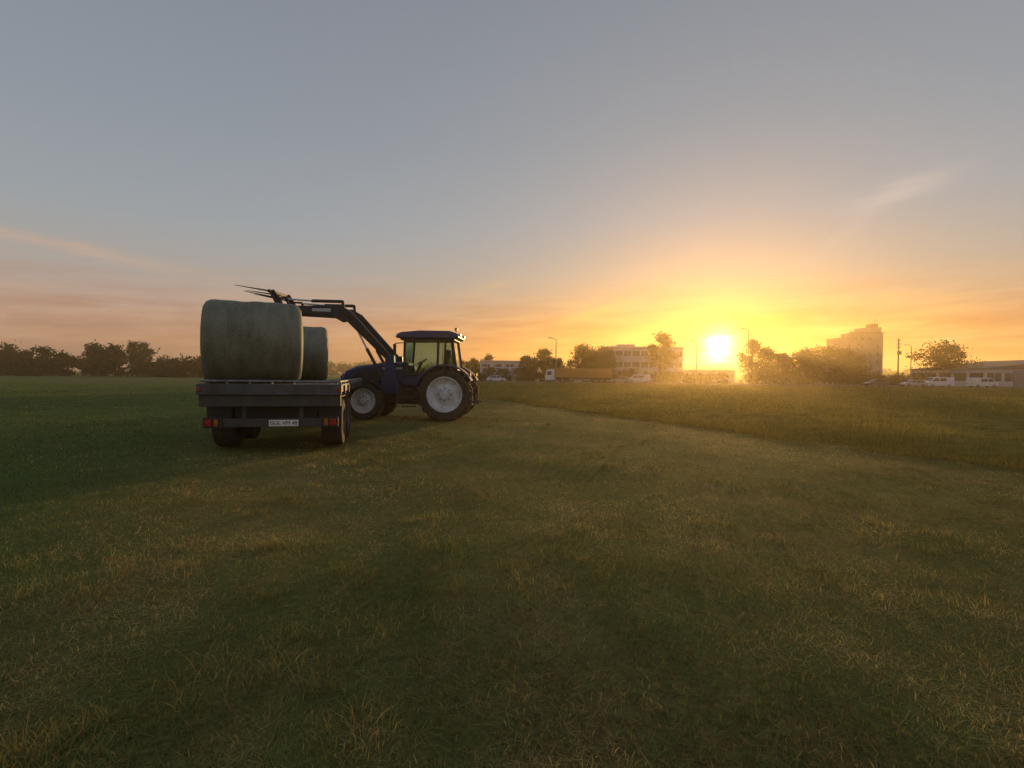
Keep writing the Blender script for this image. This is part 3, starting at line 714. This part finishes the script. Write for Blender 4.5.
box(b,'roof_unit',(-4,0,10.7),(5,4,1.4),M_wallw); box(b,'entrance_canopy',(6,-9.2,2.9),(5,2.2,0.2),M_roof); box(b,'entrance_door',(6,-8.1,1.3),(2.6,0.12,2.5),M_win)
for dx in (-2.2,2.2): cyl(b,'canopy_post',(6+dx,-10.1,0),(6+dx,-10.1,2.8),0.08,M_steel)
b=building('warehouse',-10,8.5,160,180,5.6,M_wallw,1,win=False)
for i in range(4): box(b,'loading_door',(-6.8+i*4.5,-10.03,1.9),(3.2,0.1,3.7),M_galv,bevel=0)
for i in range(5): box(b,'high_window',(-7.4+i*3.7,-10.03,4.6),(2.4,0.08,0.7),M_win,bevel=0)
for i in range(9): box(b,'wall_rib',(-9.2+i*2.3,-10.03,2.8),(0.12,0.14,5.5),M_white,bevel=0)
b=building('house',77,85,152,160,4.4,M_render,2,gable=2.4,roofm=M_roofred,bay=2.6)
b=building('house',94,104,155,165,4.0,M_render,2,gable=2.2,roofm=M_roofred,bay=2.6)
b=building('warehouse',109,150,118,140,4.2,M_wallw,1,gable=2.6,bay=4)
box(b,'roller_door',(-12,-11.05,1.9),(4,0.1,3.8),M_galv,bevel=0)
b=building('warehouse',60,76,175,190,3.6,M_wallw,1)
e=empty('mill_tower',(123.5,185,0))
box(e,'main_tower',(2.5,0,8.9),(9.0,9,17.8),M_conc,bevel=0)
box(e,'left_wing',(-4.9,0,7.9),(5.6,8,15.8),M_conc,bevel=0)
box(e,'upper_block',(4.6,0,18.9),(5.0,7,2.0),M_conc,bevel=0)
box(e,'penthouse',(6.1,0,20.6),(2.2,3,1.6),M_roof,bevel=0)
box(e,'tower_eave',(2.5,0,17.87),(9.6,9.6,0.25),M_roof,bevel=0); box(e,'wing_eave',(-5.0,0,15.9),(6.0,8.5,0.25),M_roof,bevel=0)
cyl(e,'vent_pipe',(-3.5,-2,15.9),(-3.5,-2,17.8),0.35,M_galv); cyl(e,'vent_pipe',(-6.0,-2,15.9),(-6.0,-2,17.2),0.3,M_galv)
cyl(e,'mast',(7,0,21.2),(7,0,23.5),0.07,M_steel)
beam(e,'conveyor',(-12.0,-2,8.5),(-2.2,-2,18.3),1.0,1.0,1.0,M_galv)
bm=bmesh.new()
for k in range(6):
    for i in range(3):
        if (k*3+i)%4!=1: bm_box(bm,(-0.4+i*2.8,-4.52,2.2+k*2.7),(0.8,0.1,0.9))
finish(bm,'windows',M_win,e)
for k in range(3): cyl(e,'silo',(-10.5-k*3.4,2,0),(-10.5-k*3.4,2,9.0),1.6,M_galv,seg=24)
for k in range(3): cyl(e,'silo_cone',(-10.5-k*3.4,2,9.0),(-10.5-k*3.4,2,10.0),1.65,M_galv,r2=0.2,seg=24)

# ------------------------------------------------------------------ road, street furniture
def sheet(name,x0,x1,y0,y1,z,m,parent=None):
    bm=bmesh.new(); bm.faces.new([bm.verts.new(p) for p in ((x0,y0,z),(x1,y0,z),(x1,y1,z),(x0,y1,z))]); return finish(bm,name,m,parent)
road=empty('road')
sheet('asphalt',-60,300,110,117,0.012,M_asph,road)
bm=bmesh.new()
for i in range(60): bm_box(bm,(-55+i*6,113.5,0.016),(3,0.12,0.004))
finish(bm,'centre_markings',M_white,road)
for yy in (109.93,117.07): box(road,'kerb',(120,yy,0.06),(360,0.14,0.12),M_conc,bevel=0.01)
sheet('parking_area',60,112,95,108,0.016,M_asph)
def lamp(x,y,h,arm=1.6,dbl=False):
    e=empty('street_lamp',(x,y,0))
    cyl(e,'pole',(0,0,0),(0,0,h-0.3),0.13,M_galv,r2=0.08,seg=10)
    for s in ((-1,1) if dbl else (-1,)):
        cyl(e,'arm',(0,0,h-0.35),(s*arm,0,h),0.06,M_galv,seg=8)
        box(e,'lamp_head',(s*(arm+0.35),0,h),(0.95,0.35,0.16),M_galv,bevel=0.04)
    cyl(e,'base',(0,0,0),(0,0,0.6),0.2,M_galv)
lamp(9.3,110-0.8,9.6,0.9); lamp(39.3,109.2,9.3,0.6); lamp(50.3,109.2,12.0,0.8); lamp(92,118.2,9.5,0.8); lamp(-16,118.2,9.5,0.8)
e=empty('utility_pole',(113,150,0))
cyl(e,'pole',(0,0,0),(0,0,13.6),0.22,M_bark,r2=0.15,seg=10)
for z,l in ((12.9,1.0),(11.9,1.3),(10.9,1.0)):
    box(e,'cross_arm',(0,0,z),(l,0.15,0.15),M_steel)
    for s in (-1,1): cyl(e,'insulator',(s*l*0.45,0,z+0.08),(s*l*0.45,0,z+0.38),0.09,M_white,seg=8)
box(e,'transformer',(0,-0.35,9.3),(0.9,0.6,1.0),M_galv)

# vehicles -----------------------------------------------------------
def car(name,x,y,m,kind='hatch',flip=1):
    e=empty(name,(x,y,0),0 if flip>0 else math.pi)
    if kind=='van':
        body=[(-2.6,0.35),(-2.6,0.95),(-2.45,1.15),(-1.95,1.28),(-1.25,1.98),(-1.0,2.05),(2.5,2.05),(2.6,1.9),(2.6,0.35)]
        wn=[(-1.75,1.28),(-1.2,1.86),(-0.45,1.86),(-0.45,1.28)]; wn2=[(-0.3,1.28),(-0.3,1.86),(1.0,1.86),(1.0,1.28)]; wx=(-1.75,1.6)
    else:
        body=[(-2.15,0.3),(-2.2,0.62),(-2.05,0.82),(-1.15,0.98),(-0.55,1.40),(-0.2,1.47),(0.9,1.47),(1.45,1.32),(1.95,0.98),(2.15,0.9),(2.2,0.55),(2.1,0.3)]
        wn=[(-1.0,0.99),(-0.5,1.36),(-0.05,1.40),(-0.05,0.99)]; wn2=[(0.05,0.99),(0.05,1.40),(0.85,1.40),(1.4,1.22),(1.65,0.99)]; wx=(-1.35,1.3)
    prism(e,'body',body,-0.86,0.86,m,0.09,)
    for k,pw in enumerate((wn,wn2)): prism(e,'side_windows',pw,-0.87,0.87,M_win,0.01)
    if kind=='van': prism(e,'windscreen',[(-1.97,1.31),(-1.33,1.95),(-1.29,1.93),(-1.93,1.29)],-0.72,0.72,M_win,0)
    else: prism(e,'windscreen',[(-1.16,1.0),(-0.60,1.40),(-0.56,1.38),(-1.1,0.97)],-0.70,0.70,M_win,0)
    for wxx in wx:
        for s in (-1,1): wheel(e,'wheel',(wxx,s*0.80,0.33),0.33,0.2,0.2,s,M_galv,seg=20)
    fx=body[1][0]
    for s in (-1,1):
        box(e,'head_lamp',(fx+0.06,s*0.62,0.72),(0.12,0.3,0.14),M_chrome); box(e,'tail_lamp',(-fx-0.05,s*0.66,0.85),(0.12,0.2,0.22),M_red)
    box(e,'bumper',(fx-0.01,0,0.42),(0.14,1.6,0.2),M_black)
Mc1=mat('car_white',(0.7,0.7,0.7),0.3,0,0.05,2,coat=0.4); Mc2=mat('car_silver',(0.35,0.36,0.38),0.3,0.5,0.05,2,coat=0.4); Mc3=mat('car_dark',(0.03,0.035,0.05),0.3,0.2,0.05,2,coat=0.4)
car('delivery_van',84.0,101,Mc1,'van'); car('delivery_van',95.5,104,Mc1,'van',-1)
car('parked_car',78.3,100,Mc2); car('parked_car',72.5,102,Mc3)
car('parked_car',24.3,115,Mc2); car('delivery_van',29.5,119.5,Mc1,'van'); car('parked_car',-3.5,115,Mc1,flip=-1)
e=empty('box_truck',(14.5,112,0))
prism(e,'cab',[(-7.2,0.6),(-7.3,1.6),(-7.05,2.6),(-6.6,2.95),(-5.3,3.0),(-5.3,0.6)],-1.2,1.2,M_white,0.08)
prism(e,'cab_side_window',[(-7.0,1.7),(-6.85,2.5),(-6.0,2.5),(-6.0,1.7)],-1.21,1.21,M_win,0.01)
prism(e,'windscreen',[(-7.30,1.65),(-7.09,2.55),(-7.05,2.53),(-7.22,1.63)],-1.05,1.05,M_win,0)
box(e,'cargo_box',(1.1,0,2.2),(12.0,2.5,2.0),M_tarp,bevel=0.05); box(e,'chassis',(0.4,0,1.0),(13,0.9,0.3),M_steel)
for i in range(9): box(e,'curtain_strap',(-4.4+i*1.38,-1.26,2.2),(0.05,0.02,1.8),M_tarp,bevel=0)
box(e,'side_guard',(0.2,-1.1,0.75),(4.5,0.06,0.4),M_galv)
for wxx in (-6.3,-3.6,3.6,4.9,6.2):
    for s in (-1,1): wheel(e,'wheel',(wxx,s*1.05,0.5),0.5,0.3,0.28,s,M_galv,seg=20)
print('done')
